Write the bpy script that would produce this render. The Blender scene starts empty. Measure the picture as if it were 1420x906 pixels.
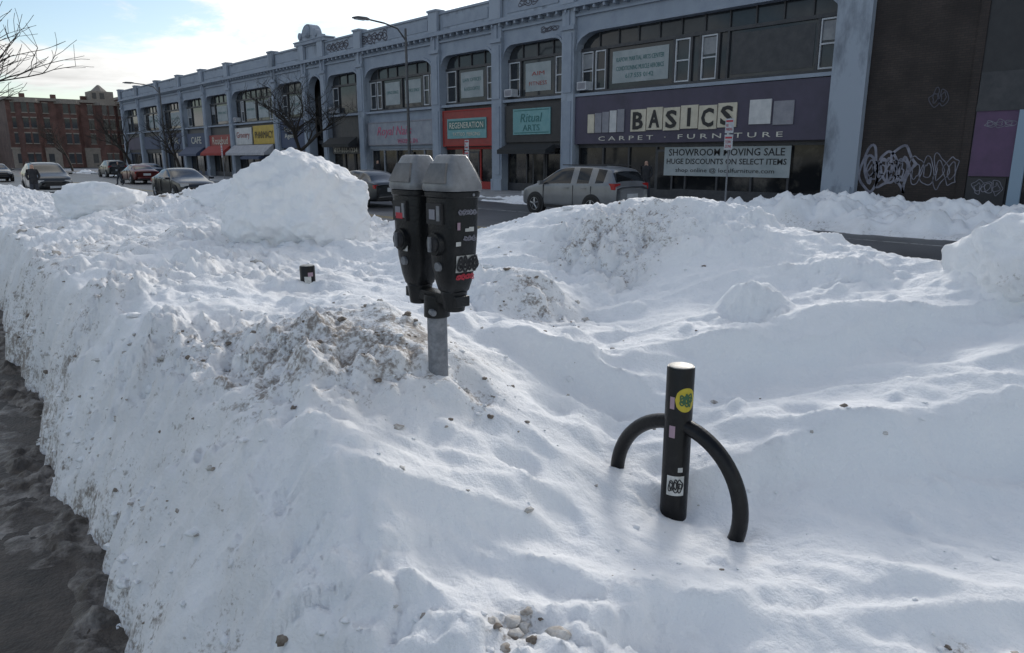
import bpy, math, random
import numpy as np
from mathutils import Vector, Matrix, noise as mnoise
random.seed(4)
scene=bpy.context.scene
scene.view_settings.view_transform='Standard'
try: scene.view_settings.look='None'
except Exception: pass
scene.view_settings.exposure=0
H=1.95
# ------------------------------------------------------------ materials
def mat(name,c,rough=.6,metal=0,c2=None,scale=3.0,bump=0,bscale=40,detail=6,spec=.5,lo=.35,hi=.65,stretch=None,coat=0):
    m=bpy.data.materials.new(name); m.use_nodes=True
    nt=m.node_tree; b=nt.nodes['Principled BSDF']
    b.inputs['Base Color'].default_value=(*c,1); b.inputs['Roughness'].default_value=rough
    b.inputs['Metallic'].default_value=metal
    b.inputs['Specular IOR Level'].default_value=spec
    if coat: b.inputs['Coat Weight'].default_value=coat
    tc=nt.nodes.new('ShaderNodeTexCoord')
    src=tc.outputs['Object']
    if stretch:
        mp=nt.nodes.new('ShaderNodeMapping'); mp.inputs['Scale'].default_value=stretch
        nt.links.new(src,mp.inputs['Vector']); src=mp.outputs['Vector']
    if c2:
        n=nt.nodes.new('ShaderNodeTexNoise'); n.inputs['Scale'].default_value=scale; n.inputs['Detail'].default_value=detail
        n.inputs['Roughness'].default_value=.65
        nt.links.new(src,n.inputs['Vector'])
        r=nt.nodes.new('ShaderNodeValToRGB'); r.color_ramp.elements[0].position=lo; r.color_ramp.elements[1].position=hi
        r.color_ramp.elements[0].color=(*c,1); r.color_ramp.elements[1].color=(*c2,1)
        nt.links.new(n.outputs['Fac'],r.inputs['Fac']); nt.links.new(r.outputs['Color'],b.inputs['Base Color'])
    if bump:
        n2=nt.nodes.new('ShaderNodeTexNoise'); n2.inputs['Scale'].default_value=bscale; n2.inputs['Detail'].default_value=4
        nt.links.new(src,n2.inputs['Vector'])
        bp=nt.nodes.new('ShaderNodeBump'); bp.inputs['Strength'].default_value=bump; bp.inputs['Distance'].default_value=.01
        nt.links.new(n2.outputs['Fac'],bp.inputs['Height']); nt.links.new(bp.outputs['Normal'],b.inputs['Normal'])
    return m
def brickmat(name,c1,c2,mortar,scale=1.0,axis='YZ'):
    m=bpy.data.materials.new(name); m.use_nodes=True; nt=m.node_tree; b=nt.nodes['Principled BSDF']
    b.inputs['Roughness'].default_value=.8
    tc=nt.nodes.new('ShaderNodeTexCoord'); sp=nt.nodes.new('ShaderNodeSeparateXYZ'); cb=nt.nodes.new('ShaderNodeCombineXYZ')
    nt.links.new(tc.outputs['Object'],sp.inputs[0])
    nt.links.new(sp.outputs['Y' if axis=='YZ' else 'X'],cb.inputs[0]); nt.links.new(sp.outputs['Z'],cb.inputs[1])
    br=nt.nodes.new('ShaderNodeTexBrick'); br.inputs['Scale'].default_value=scale
    br.inputs['Brick Width'].default_value=.22; br.inputs['Row Height'].default_value=.075; br.inputs['Mortar Size'].default_value=.008
    br.inputs['Color1'].default_value=(*c1,1); br.inputs['Color2'].default_value=(*c2,1); br.inputs['Mortar'].default_value=(*mortar,1)
    nt.links.new(cb.outputs[0],br.inputs['Vector'])
    n=nt.nodes.new('ShaderNodeTexNoise'); n.inputs['Scale'].default_value=.8; n.inputs['Detail'].default_value=8
    nt.links.new(tc.outputs['Object'],n.inputs['Vector'])
    mr=nt.nodes.new('ShaderNodeMapRange'); mr.inputs[1].default_value=.3; mr.inputs[2].default_value=.7; mr.inputs[3].default_value=.55; mr.inputs[4].default_value=1.3
    nt.links.new(n.outputs['Fac'],mr.inputs[0])
    mx=nt.nodes.new('ShaderNodeVectorMath'); mx.operation='SCALE'
    nt.links.new(br.outputs['Color'],mx.inputs[0]); nt.links.new(mr.outputs[0],mx.inputs['Scale'])
    nt.links.new(mx.outputs[0],b.inputs['Base Color'])
    return m
M={}
M['paint']=mat('blue_grey_paint',(.225,.265,.33),.7,0,(.32,.365,.43),1.3,.4,25,lo=.3,hi=.75,detail=10)
M['paintdirt']=mat('weathered_paint',(.32,.365,.43),.75,0,(.12,.14,.17),.9,.6,12,detail=12,lo=.5,hi=.68,stretch=(1,1,.35))
M['glass']=mat('window_glass',(.02,.024,.03),.06,0,(.05,.055,.06),.4,spec=.4)
M['shopglass']=mat('shop_glass',(.012,.013,.015),.08,0,(.10,.09,.075),1.1,spec=.4,lo=.5,hi=.8)
M['blind']=mat('blind',(.30,.31,.32),.6,0,(.2,.21,.23),2)
M['dark']=mat('dark_frame',(.03,.032,.038),.5,0,(.055,.055,.06),3)
M['white']=mat('white_frame',(.55,.57,.60),.6,0,(.42,.44,.47),4)
M['poster']=mat('poster_paper',(.36,.39,.40),.7,0,(.27,.31,.32),1.5)
M['purple']=mat('slate_purple_sign',(.070,.060,.098),.6,0,(.05,.044,.068),.8)
M['tile']=mat('cream_tile',(.60,.55,.44),.6,0,(.48,.44,.35),3)
M['tileg']=mat('grey_tile',(.26,.26,.29),.6,0,(.2,.2,.23),3)
M['tilew']=mat('white_tile',(.56,.56,.56),.5,0,(.44,.45,.46),3)
M['black']=mat('black_letter',(.01,.01,.012),.5)
M['red']=mat('red_sign',(.30,.035,.03),.5,0,(.22,.03,.027),2)
M['teal']=mat('teal_sign',(.12,.29,.31),.5,0,(.17,.34,.35),3)
M['teald']=mat('dark_teal',(.03,.14,.14),.5)
M['cream']=mat('cream_text',(.6,.58,.5),.6)
M['pink']=mat('pink_text',(.45,.10,.18),.5)
M['greysign']=mat('grey_sign',(.30,.32,.36),.6,0,(.22,.24,.28),2)
M['yellow']=mat('yellow_sign',(.50,.35,.05),.5,0,(.4,.27,.04),2)
M['navy']=mat('navy_front',(.035,.055,.11),.6,0,(.05,.07,.13),1)
M['brickd']=brickmat('dark_brick',(.034,.026,.024),(.046,.034,.03),(.024,.021,.02))
M['brickr']=brickmat('red_brick',(.10,.040,.032),(.135,.056,.044),(.12,.10,.09),1.0,'XZ')
M['stone']=mat('limestone',(.27,.24,.21),.8,0,(.2,.18,.16),2)
M['roof']=mat('roof_felt',(.05,.05,.055),.9)
M['conc']=mat('concrete',(.22,.22,.22),.85,0,(.40,.41,.43),1.2,.4,40)
M['asph']=mat('wet_asphalt',(.040,.041,.045),.42,0,(.085,.086,.09),.5,.6,60,detail=10)
M['line']=mat('road_paint',(.55,.55,.53),.7,0,(.18,.18,.18),5,lo=.45,hi=.6)
M['liney']=mat('yellow_road_paint',(.5,.34,.06),.7,0,(.15,.13,.08),5,lo=.45,hi=.6)
M['steel']=mat('galvanised_steel',(.26,.27,.29),.5,.3,(.15,.16,.18),30,.2,90)
M['lamp']=mat('lamp_pole_metal',(.10,.105,.11),.5,.4,(.07,.07,.08),6)
M['bark']=mat('bark',(.030,.025,.022),.9,0,(.05,.043,.036),12,.8,40)
M['meter']=mat('meter_black_paint',(.008,.009,.010),.34,0,(.020,.021,.023),9,.25,120,detail=8,lo=.45,hi=.75,spec=.35)
M['silver']=mat('meter_silver',(.27,.28,.29),.45,.15,(.17,.175,.185),14,.15,60)
M['lens']=mat('meter_window',(.13,.135,.14),.15,0,(.07,.072,.075),12)
M['rack']=mat('black_rack_paint',(.005,.005,.006),.33,0,(.012,.012,.013),25,.2,70,lo=.5,hi=.8,spec=.3)
M['cap']=mat('worn_cap',(.42,.42,.40),.5,.3,(.2,.19,.17),30)
M['stk']=mat('sticker_white',(.60,.60,.58),.6,0,(.4,.4,.38),30)
M['stky']=mat('sticker_yellow',(.52,.42,.03),.5,0,(.42,.33,.02),20)
M['stkr']=mat('sticker_red',(.45,.03,.05),.5)
M['stkp']=mat('sticker_pink',(.32,.22,.27),.5)
M['stkg']=mat('sticker_green',(.03,.10,.04),.5)
M['graf']=mat('graffiti_paint',(.27,.27,.32),.7,0,(.12,.12,.15),3)
M['grafd']=mat('graffiti_dark',(.07,.07,.09),.7)
M['rubber']=mat('tyre_rubber',(.018,.018,.018),.8)
M['rim']=mat('alloy',(.35,.36,.38),.35,.8)
M['carglass']=mat('car_glass',(.012,.014,.016),.05,0,spec=.45)
M['plastic']=mat('black_plastic',(.02,.02,.022),.6)
M['tail']=mat('tail_light',(.35,.01,.01),.25)
M['head']=mat('head_light',(.55,.56,.58),.15)
M['purpw']=mat('purple_panel',(.11,.06,.125),.6,0,(.085,.05,.10),2)
M['blackp']=mat('black_panel',(.02,.02,.023),.5,0,(.03,.03,.033),2)
M['bframe']=mat('pale_blue_frame',(.26,.35,.44),.6)
M['skin']=mat('skin',(.42,.26,.2),.6)
M['coat']=mat('black_coat',(.015,.016,.02),.85,0,(.03,.03,.035),8)
M['jeans']=mat('dark_jeans',(.04,.045,.06),.85)
M['awnw']=mat('white_awning',(.45,.45,.47),.7,0,(.33,.33,.36),3)
M['awnr']=mat('red_awning',(.32,.035,.03),.7)
M['awnd']=mat('dark_awning',(.02,.022,.025),.7)
def carpaint(n,c): return mat(n,c,.3,.35,coat=.35,spec=.4,c2=tuple(v*.8 for v in c),scale=2)
# ------------------------------------------------------------ mesh helpers
def empty(name,parent=None):
    e=bpy.data.objects.new(name,None); scene.collection.objects.link(e)
    if parent: e.parent=parent
    return e
class MB:
    def __init__(s): s.v=[];s.f=[];s.mi=[];s.ms=[]
    def m(s,m):
        if isinstance(m,str): m=M[m]
        if m not in s.ms: s.ms.append(m)
        return s.ms.index(m)
    def poly(s,pts,m):
        b=len(s.v); s.v+= [tuple(p) for p in pts]; s.f.append(tuple(range(b,b+len(pts)))); s.mi.append(s.m(m))
    def box(s,x0,x1,y0,y1,z0,z1,m):
        b=len(s.v)
        s.v+=[(x0,y0,z0),(x1,y0,z0),(x1,y1,z0),(x0,y1,z0),(x0,y0,z1),(x1,y0,z1),(x1,y1,z1),(x0,y1,z1)]
        for f in ((0,3,2,1),(4,5,6,7),(0,1,5,4),(1,2,6,5),(2,3,7,6),(3,0,4,7)):
            s.f.append(tuple(b+i for i in f)); s.mi.append(s.m(m))
    def tube(s,p0,p1,r0,r1,m,n=8,caps=True):
        p0=Vector(p0);p1=Vector(p1); d=(p1-p0)
        if d.length<1e-6: return
        d.normalize(); a=d.orthogonal().normalized(); c=d.cross(a); b=len(s.v); k=s.m(m)
        for p,r in ((p0,r0),(p1,r1)):
            for i in range(n):
                t=2*math.pi*i/n; s.v.append(tuple(p+a*math.cos(t)*r+c*math.sin(t)*r))
        for i in range(n):
            j=(i+1)%n; s.f.append((b+i,b+j,b+n+j,b+n+i)); s.mi.append(k)
        if caps:
            s.f.append(tuple(b+i for i in reversed(range(n)))); s.mi.append(k)
            s.f.append(tuple(b+n+i for i in range(n))); s.mi.append(k)
    def loft(s,rings,m,caps=True):
        b=len(s.v); n=len(rings[0]); k=s.m(m)
        for r in rings: s.v+=[tuple(p) for p in r]
        for q in range(len(rings)-1):
            for i in range(n):
                j=(i+1)%n; s.f.append((b+q*n+i,b+q*n+j,b+(q+1)*n+j,b+(q+1)*n+i)); s.mi.append(k)
        if caps:
            s.f.append(tuple(b+i for i in reversed(range(n)))); s.mi.append(k)
            e=b+(len(rings)-1)*n; s.f.append(tuple(e+i for i in range(n))); s.mi.append(k)
    def build(s,name,parent=None,smooth=False,bevel=0,angle=35):
        me=bpy.data.meshes.new(name); me.from_pydata(s.v,[],s.f)
        for m in s.ms: me.materials.append(m)
        me.polygons.foreach_set('material_index',s.mi)
        o=bpy.data.objects.new(name,me); scene.collection.objects.link(o)
        if parent: o.parent=parent
        if smooth:
            me.polygons.foreach_set('use_smooth',[True]*len(me.polygons))
            try: me.set_sharp_from_angle(angle=math.radians(angle))
            except Exception: pass
        me.update()
        if bevel:
            bv=o.modifiers.new('Bevel','BEVEL'); bv.width=bevel; bv.segments=2; bv.limit_method='ANGLE'
        return o
def text(sx,w,h,c,xd,yd,m,parent,name='lettering',thick=.01,bold=0,shear=0):
    cu=bpy.data.curves.new('t','FONT'); cu.body=sx; cu.size=1; cu.extrude=.01; cu.offset=bold; cu.resolution_u=2; cu.shear=shear
    o=bpy.data.objects.new('t',cu); scene.collection.objects.link(o)
    bpy.context.view_layer.update()
    me=bpy.data.meshes.new_from_object(o)
    bpy.data.objects.remove(o)
    n=len(me.vertices); co=np.zeros(n*3); me.vertices.foreach_get('co',co); co=co.reshape(-1,3)
    mn=co.min(0); mx=co.max(0)
    xd=Vector(xd).normalized(); yd=Vector(yd).normalized(); zd=xd.cross(yd); c=Vector(c)
    q=(co-(mn+mx)/2)/np.maximum(mx-mn,1e-6)
    R=np.array([xd*w,yd*h,zd*thick]); out=q@R+np.array(c)
    me.vertices.foreach_set('co',out.ravel()); me.materials.clear(); me.materials.append(M[m] if isinstance(m,str) else m); me.update()
    ob=bpy.data.objects.new(name,me); scene.collection.objects.link(ob); ob.parent=parent
    return ob
FX=(0,-1,0); FZ=(0,0,1)   # lettering axes for signs facing the street (-X)
def ribbon(mb,pts,wd,nrm,m):
    nrm=Vector(nrm)
    P=[Vector(p) for p in pts]
    L=[];R=[]
    for i in range(len(P)):
        t=(P[min(i+1,len(P)-1)]-P[max(i-1,0)]); 
        if t.length<1e-9: t=Vector((0,0,1))
        s=t.normalized().cross(nrm)*wd/2
        L.append(P[i]+s);R.append(P[i]-s)
    for i in range(len(P)-1): mb.poly([L[i],R[i],R[i+1],L[i+1]],m)
def scribble(mb,c,xd,yd,w,h,n,m,seed,wd):
    rr=random.Random(seed); xd=Vector(xd);yd=Vector(yd);nrm=xd.cross(yd);c=Vector(c)
    gw=w/n
    for g in range(n):
        cx=-w/2+gw*(g+.5)
        for k in range(2):
            ph=[rr.uniform(0,6.28) for _ in range(4)]; a1=rr.uniform(.15,.4); a2=rr.uniform(.1,.3); sc=1-.45*k
            pts=[]
            for i in range(33):
                t=2*math.pi*i/32
                x=math.cos(t)*(1+a1*math.sin(3*t+ph[0]))*gw*.55*sc+a2*gw*math.sin(2*t+ph[1])*.4
                y=math.sin(t)*(1+a2*math.sin(2*t+ph[2]))*h*.42*sc+a1*h*.12*math.cos(4*t+ph[3])
                pts.append(c+xd*(cx+x)+yd*y+nrm*(.001*k))
            ribbon(mb,pts,wd,nrm,m)
# ------------------------------------------------------------ numpy noise
def hsh(ix,iy,seed):
    n=(ix.astype(np.int64)*374761393+iy.astype(np.int64)*668265263+seed*144269504)&0xffffffff
    n=((n^(n>>13))*1274126177)&0xffffffff
    return ((n^(n>>16))&0xffffffff)/4294967296.0
def perlin(x,y,seed=0):
    x0=np.floor(x);y0=np.floor(y);fx=x-x0;fy=y-y0
    def g(i,j):
        a=hsh(x0+i,y0+j,seed)*2*np.pi
        return np.cos(a)*(fx-i)+np.sin(a)*(fy-j)
    u=fx**3*(fx*(fx*6-15)+10);v=fy**3*(fy*(fy*6-15)+10)
    a=g(0,0)*(1-u)+g(1,0)*u; b=g(0,1)*(1-u)+g(1,1)*u
    return (a*(1-v)+b*v)*1.5
def fbm(x,y,o=4,seed=0,gain=.5):
    r=0;a=1
    for i in range(o): r=r+a*perlin(x,y,seed+i*17); x=x*2.03+3.1;y=y*2.03+7.7;a*=gain
    return r
def worley(x,y,seed=0):
    x0=np.floor(x);y0=np.floor(y);best=np.full(x.shape,9.);cell=np.zeros(x.shape)
    for i in(-1,0,1):
        for j in(-1,0,1):
            px=x0+i+hsh(x0+i,y0+j,seed);py=y0+j+hsh(x0+i,y0+j,seed+5)
            d=(x-px)**2+(y-py)**2; c=hsh(x0+i,y0+j,seed+9)
            k=d<best; best=np.where(k,d,best);cell=np.where(k,c,cell)
    return np.sqrt(best),cell
def sstep(a,b,x):
    t=np.clip((x-a)/(b-a),0,1); return t*t*(3-2*t)
# ------------------------------------------------------------ snow bank height
CP=np.array([
(1.82,2.53,1.06),(1.65,3.04,1.10),(1.55,3.5,1.03),(2.33,1.58,.55),(2.31,1.95,.60),(2.40,1.25,.54),(2.4,4.96,1.0),(2.0,4.2,1.0),
(.9,2.42,.86),(.9,1.57,.76),(.98,4.6,.96),(.9,.9,.64),(.9,0,.55),(.95,-1.5,.5),(1.15,1.32,.68),(2.37,.41,.5),(1.6,.6,.54),(1.7,1.6,.64),(1.35,2.2,.78),
(2,-1.5,.5),(4,-1.5,.8),(5,-1.5,1.1),(5,.2,1.15),(5.2,4,1.56),(4.8,4.75,1.44),(4.7,5.34,1.30),(5.1,2.17,1.32),(5,1.4,1.20),(5.6,1.6,1.18),(5.6,.6,1.1),
(5.3,3.27,1.50),(4.8,3.0,1.28),(4.5,3.75,1.2),(4.05,3.4,1.02),(2.98,3.41,.92),(2.96,2.74,.72),(3.72,2.28,.86),(4.43,1.54,1.0),
(3.28,1.07,.66),(4.65,1.06,1.04),(3.36,.6,.6),(1.35,3.5,.93),(1.79,5.1,1.03),(2.06,7.8,1.04),(3.5,7.3,1.04),(4.6,6.6,1.0),(3.4,5.4,.95),
(3.0,13.9,1.02),(4.5,12.4,1.38),(4.6,10,1.15),(1.97,16.7,.9),(1.2,16,.8),(1.1,9,.93),(3.2,10,1.05),(4.5,17,1.05),(3,22,.75),(4.5,25,.68),(1.5,28,.6),
(3,36,.6),(4.6,45,.6),(1.5,45,.55),(3,60,.6),(5.5,-1,1.05),(5.8,4,1.42),(5.8,10,1.05),(5.8,20,.8)])
def phi(r2): return .5*r2*np.log(r2+1e-9)
YS=.8
def fitrbf():
    P=CP[:,:2]*np.array([1,YS]); d2=((P[:,None]-P[None])**2).sum(-1); n=len(P)
    A=np.zeros((n+3,n+3)); A[:n,:n]=phi(d2)+np.eye(n)*.03; A[:n,n]=1;A[n,:n]=1;A[:n,n+1:]=P;A[n+1:,:n]=P.T
    b=np.zeros(n+3);b[:n]=CP[:,2]; return P,np.linalg.solve(A,b)
RP,RW=fitrbf()
def rbf(x,y):
    X=x.ravel();Y=y.ravel()*YS; out=RW[-3]+RW[-2]*X+RW[-1]*Y
    for k in range(len(RP)): out=out+RW[k]*phi((X-RP[k,0])**2+(Y-RP[k,1])**2)
    return out.reshape(x.shape)
ROUGH=[(1.6,3.1,.5,.9),(1.35,3.9,.5,.8),(1.45,2.7,.3,.7),(4.55,4.0,.55,1.0),(4.3,3.6,.4,.8),(3.3,3.6,.45,1.1),(3.9,2.2,.25,.7),(5.0,1.1,.4,.5),(1.3,1.1,.3,.4),(2.3,4.6,.3,.4),(5.1,3.0,.4,.6),(2.2,5.8,.8,.7),(1.2,5.6,.6,.8),(4.9,2.2,.4,.4)]
DIRT=[(1.53,3.12,.44,.72),(1.68,2.72,.28,.66),(1.3,3.8,.45,.5),(4.55,4.05,.42,.66),(4.85,3.6,.34,.5),(3.3,3.5,.28,.45),(3.25,3.3,.3,.38),(1.2,1.35,.08,1.0),(2.2,.5,.05,1.2),(1.95,2.95,.24,.55),(1.1,5.5,.5,.5),(1.9,2.35,.15,.72),(2.5,5.5,.5,.42),(1.0,7.5,.6,.45),(2.0,8.5,.8,.4),(4.3,3.5,.25,.35),(1.2,2.9,.4,.35),(2.15,2.75,.25,.35)]
def edge(y):
    return .20+.078*np.clip(y,-2,13)+.07*fbm(y*.7,y*0+2.2,3,7)
def snow(x,y,full=False):
    z=rbf(x,y)
    def bump(cx,cy,rx,ry,h,ang=0,p=1):
        c,s=math.cos(ang),math.sin(ang); dx=x-cx;dy=y-cy; a=(dx*c+dy*s)/rx;b=(-dx*s+dy*c)/ry
        return h*np.exp(-(a*a+b*b)**p)
    z=z+bump(3.35,3.7,.42,.34,.20,0,1.5)+bump(4.0,2.25,.16,.2,.15,.3,2)+bump(1.55,3.2,.5,.35,.06,0,1.3)
    z=z+bump(5.15,3.9,.5,.9,.06)+bump(3.0,8.8,.6,.7,.12)+bump(2.1,6.2,.5,.3,.10,.5)+bump(1.9,10.5,.8,.6,.12)
    z=z-bump(1.2,3.1,.25,.5,.06)-bump(2.6,2.3,.35,.5,.06,.4)
    z=z-bump(2.33,1.60,.12,.13,.05)-bump(1.82,2.53,.1,.1,.03)-bump(2.38,1.30,.06,.07,.03)
    def drift(cx,cy,ang,L,h,w1,w2):
        c,s=math.cos(ang),math.sin(ang); dx=x-cx;dy=y-cy; a=dx*c+dy*s; b=-dx*s+dy*c+.10*np.sin(a*2.2+cx*5)+.07*perlin(a*1.7,a*0+cx,3)+.02*perlin(a*6,a*0+cx,5)
        e=np.exp(-np.abs(a/L)**3); return h*e*np.where(b>0,np.exp(-(b/w1)**2),np.exp(-np.abs(b/w2)**1.3))
    z=z+drift(3.45,.85,-.75,1.6,.20,.5,.09)+drift(4.0,1.7,-.6,1.4,.14,.5,.07)+drift(2.75,2.55,1.9,.7,.16,.07,.5)
    z=z+drift(1.35,1.95,-.5,.5,.09,.35,.05)+drift(4.2,.9,-.9,1.0,.09,.4,.06)+drift(1.1,3.9,1.5,1.6,.08,.08,.3)+drift(2.2,3.6,1.2,.6,.08,.3,.07)
    z=z+drift(3.4,2.0,-.5,1.0,.07,.3,.06)+drift(1.75,1.15,-.7,.6,.06,.25,.05)+drift(1.25,2.6,1.3,.9,.07,.06,.3)+drift(2.9,.35,-.7,.9,.06,.3,.06)
    z=z+.045*fbm(x*.9,y*.9,3,1)+.026*fbm(x*2.4+.8*y,y*1.1-.3*x,3,21)
    rg=1-np.abs(perlin(x*1.1+y*.9,y*.35-x*.35,33)); z=z+.050*(rg**6-.22)
    rg2=1-np.abs(perlin(x*2.6+y*1.9+3,y*.9-x*.8,36)); z=z+.016*(rg2**5-.25)
    eb=edge(y)+.06*fbm(x*3,y*3,3,8)+.02*np.clip(y-13,0,20)
    lf=np.clip((x-eb)/np.clip(1.12-eb,.40,.9),0,1); lfac=1-(1-lf)**1.45
    lfac=lfac*sstep(-.04,.14,x-eb)
    er=6.2+.35*fbm(y*.5,y*0+9,3,11)+.1*fbm(x*2,y*2,2,12)
    rfac=1-sstep(-.9,.25,x-er)
    rough=.17+1.0*np.exp(-((x-.68)/.38)**2)
    for cx,cy,r,a in ROUGH: rough=rough+a*np.exp(-(((x-cx)**2+(y-cy)**2)/r**2)**1.3)
    rough=rough+.6*sstep(4.6,8,y)+.5*np.exp(-((x-5.9)/.4)**2)
    rough=np.clip(rough*(.55+.95*(fbm(x*1.3,y*1.3,2,55)+.5)),0.03,1.5)
    wx=.35*perlin(x*5,y*5,2);wy=.35*perlin(x*5,y*5,3)
    d,c=worley(x*5.5+wx,y*5.5+wy,4)
    lump=np.where(c>.5,np.clip(1.0-d*1.35,0,.55)*(c-.2),0)
    d2,c2=worley(x*13+wx*2,y*13+wy*2,14)
    lump2=np.where(c2>.45,np.clip(1.0-d2*1.4,0,.6)*(c2-.2),0)
    d3,c3=worley(x*30+wx*3,y*30+wy*3,24)
    lump3=np.where(c3>.55,np.clip(1.0-d3*1.5,0,.6)*(c3-.3),0)
    det=.12*lump+.06*lump2+.028*lump3+.058*fbm(x*3.2,y*3.2,6,61,.58)-.03*np.abs(perlin(x*8,y*8,72))+.012*np.abs(perlin(x*22,y*22,71))
    z=z+rough*det
    z=z+.004*fbm(x*8,y*8,4,81,.6)
    d4,c4=worley(x*4.1,y*4.1,64); z=z+np.where(c4>.80,.034*np.clip(1-d4*4.8,0,1)**.7,0)
    d5,c5=worley(x*2.3+.2*wx,y*1.7+.2*wy,68); z=z-np.where(c5>.6,.035*(1-sstep(.10,.26,d5)),0)*sstep(1.0,1.3,x)*(1-sstep(3,4.2,x))
    z=z*lfac*rfac
    z=np.where((lfac*rfac)<.001,-.05,z)
    if not full: return z
    dirt=.20*np.exp(-((x-.62)/.30)**2)
    for cx,cy,r,a in DIRT: dirt=dirt+a*np.exp(-((x-cx)**2+(y-cy)**2)/r**2)
    dirt=dirt+.28*sstep(4.5,9,y)*np.clip(.5+fbm(x*1.5,y*1.5,2,5),0,1.3)
    dirt=dirt+.7*np.exp(-((x-eb-.02)/.13)**2)
    dirt=dirt+.24*rough*np.clip(fbm(x*2.2,y*2.2,2,91)+.15,0,1)
    return z,np.clip(dirt,0,1.0)
def gridmesh(name,xs,ys,zf,m,parent=None):
    X,Y=np.meshgrid(xs,ys); r=zf(X,Y); Z=r[0]; nx=len(xs);ny=len(ys)
    me=bpy.data.meshes.new(name); co=np.stack([X,Y,Z],-1).reshape(-1,3)
    i=np.arange(nx*ny).reshape(ny,nx); f=np.stack([i[:-1,:-1],i[:-1,1:],i[1:,1:],i[1:,:-1]],-1).reshape(-1,4)
    me.vertices.add(len(co)); me.vertices.foreach_set('co',co.ravel())
    me.loops.add(f.size); me.loops.foreach_set('vertex_index',f.ravel().astype(np.int32))
    me.polygons.add(len(f)); me.polygons.foreach_set('loop_start',np.arange(0,f.size,4,dtype=np.int32)); me.polygons.foreach_set('loop_total',np.full(len(f),4,dtype=np.int32))
    me.update(calc_edges=True); me.validate()
    me.polygons.foreach_set('use_smooth',[True]*len(me.polygons))
    at=me.attributes.new('dirt','FLOAT','POINT'); at.data.foreach_set('value',r[1].ravel().astype(np.float32))
    me.materials.append(m)
    o=bpy.data.objects.new(name,me); scene.collection.objects.link(o)
    return o
def snowmat():
    m=bpy.data.materials.new('snow'); m.use_nodes=True; nt=m.node_tree; b=nt.nodes['Principled BSDF']; L=nt.links
    b.inputs['Roughness'].default_value=.65; b.inputs['Specular IOR Level'].default_value=.3
    def N(t,**k):
        n=nt.nodes.new(t)
        for a,v in k.items(): n.inputs[a].default_value=v
        return n
    def math_(op,a,bb,c=None):
        n=nt.nodes.new('ShaderNodeMath'); n.operation=op
        for i,v in enumerate((a,bb,c)):
            if v is None: continue
            if isinstance(v,(int,float)): n.inputs[i].default_value=v
            else: L.new(v,n.inputs[i])
        return n.outputs[0]
    tc=nt.nodes.new('ShaderNodeTexCoord'); at=nt.nodes.new('ShaderNodeAttribute'); at.attribute_name='dirt'
    def noise(sc,dt,ro=.6):
        n=N('ShaderNodeTexNoise',Scale=sc,Detail=dt,Roughness=ro); L.new(tc.outputs['Object'],n.inputs['Vector']); return n.outputs['Fac']
    r=nt.nodes.new('ShaderNodeValToRGB'); r.color_ramp.elements[0].position=.3; r.color_ramp.elements[1].position=.7
    r.color_ramp.elements[0].color=(.84,.86,.885,1); r.color_ramp.elements[1].color=(.92,.925,.93,1); L.new(noise(1.4,4),r.inputs['Fac'])
    nn=math_('ADD',math_('MULTIPLY',math_('SUBTRACT',noise(11,5,.7),.5),3.2),math_('MULTIPLY',math_('SUBTRACT',noise(55,3,.6),.5),2.0))
    v=math_('ADD',math_('SUBTRACT',at.outputs['Fac'],.66),nn)
    mr=N('ShaderNodeMapRange'); mr.inputs[1].default_value=0; mr.inputs[2].default_value=.6; mr.inputs[4].default_value=.82; L.new(v,mr.inputs[0])
    m2=N('ShaderNodeMapRange'); m2.inputs[1].default_value=.03; m2.inputs[2].default_value=.35; L.new(at.outputs['Fac'],m2.inputs[0])
    fac=math_('MULTIPLY',mr.outputs[0],m2.outputs[0])
    film=math_('MULTIPLY',m2.outputs[0],math_('MULTIPLY',noise(5,3,.6),.30))
    g=nt.nodes.new('ShaderNodeMix'); g.data_type='RGBA'; L.new(film,g.inputs['Factor']); L.new(r.outputs['Color'],g.inputs['A']); g.inputs['B'].default_value=(.46,.42,.375,1)
    mx=nt.nodes.new('ShaderNodeMix'); mx.data_type='RGBA'; L.new(fac,mx.inputs['Factor']); L.new(g.outputs['Result'],mx.inputs['A']); mx.inputs['B'].default_value=(.19,.15,.115,1)
    L.new(mx.outputs['Result'],b.inputs['Base Color'])
    hh=math_('ADD',noise(34,5,.7),math_('MULTIPLY',noise(9,3,.6),1.2))
    bp=N('ShaderNodeBump',Strength=.7,Distance=.016)
    L.new(hh,bp.inputs['Height']); L.new(bp.outputs['Normal'],b.inputs['Normal'])
    return m
M['snow']=snowmat()
M['clod']=mat('dirty_snow_clod',(.62,.61,.59),.8,0,(.28,.235,.19),18,.5,60,lo=.4,hi=.66)
M['dirt']=mat('frozen_dirt',(.12,.093,.07),.85,0,(.30,.26,.22),22,.6,60)
xs=np.concatenate([np.arange(0,1.5,.013),np.arange(1.5,5.6,.020),np.arange(5.6,7.3,.05)])
ys=[-2.2]
while ys[-1]<75:
    y=ys[-1]; ys.append(y+(.05 if y<0 else .016 if y<4 else .016+(y-4)*.010))
gridmesh('snow_bank',xs,np.array(ys),lambda x,y:snow(x,y,True),M['snow'])
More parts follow.
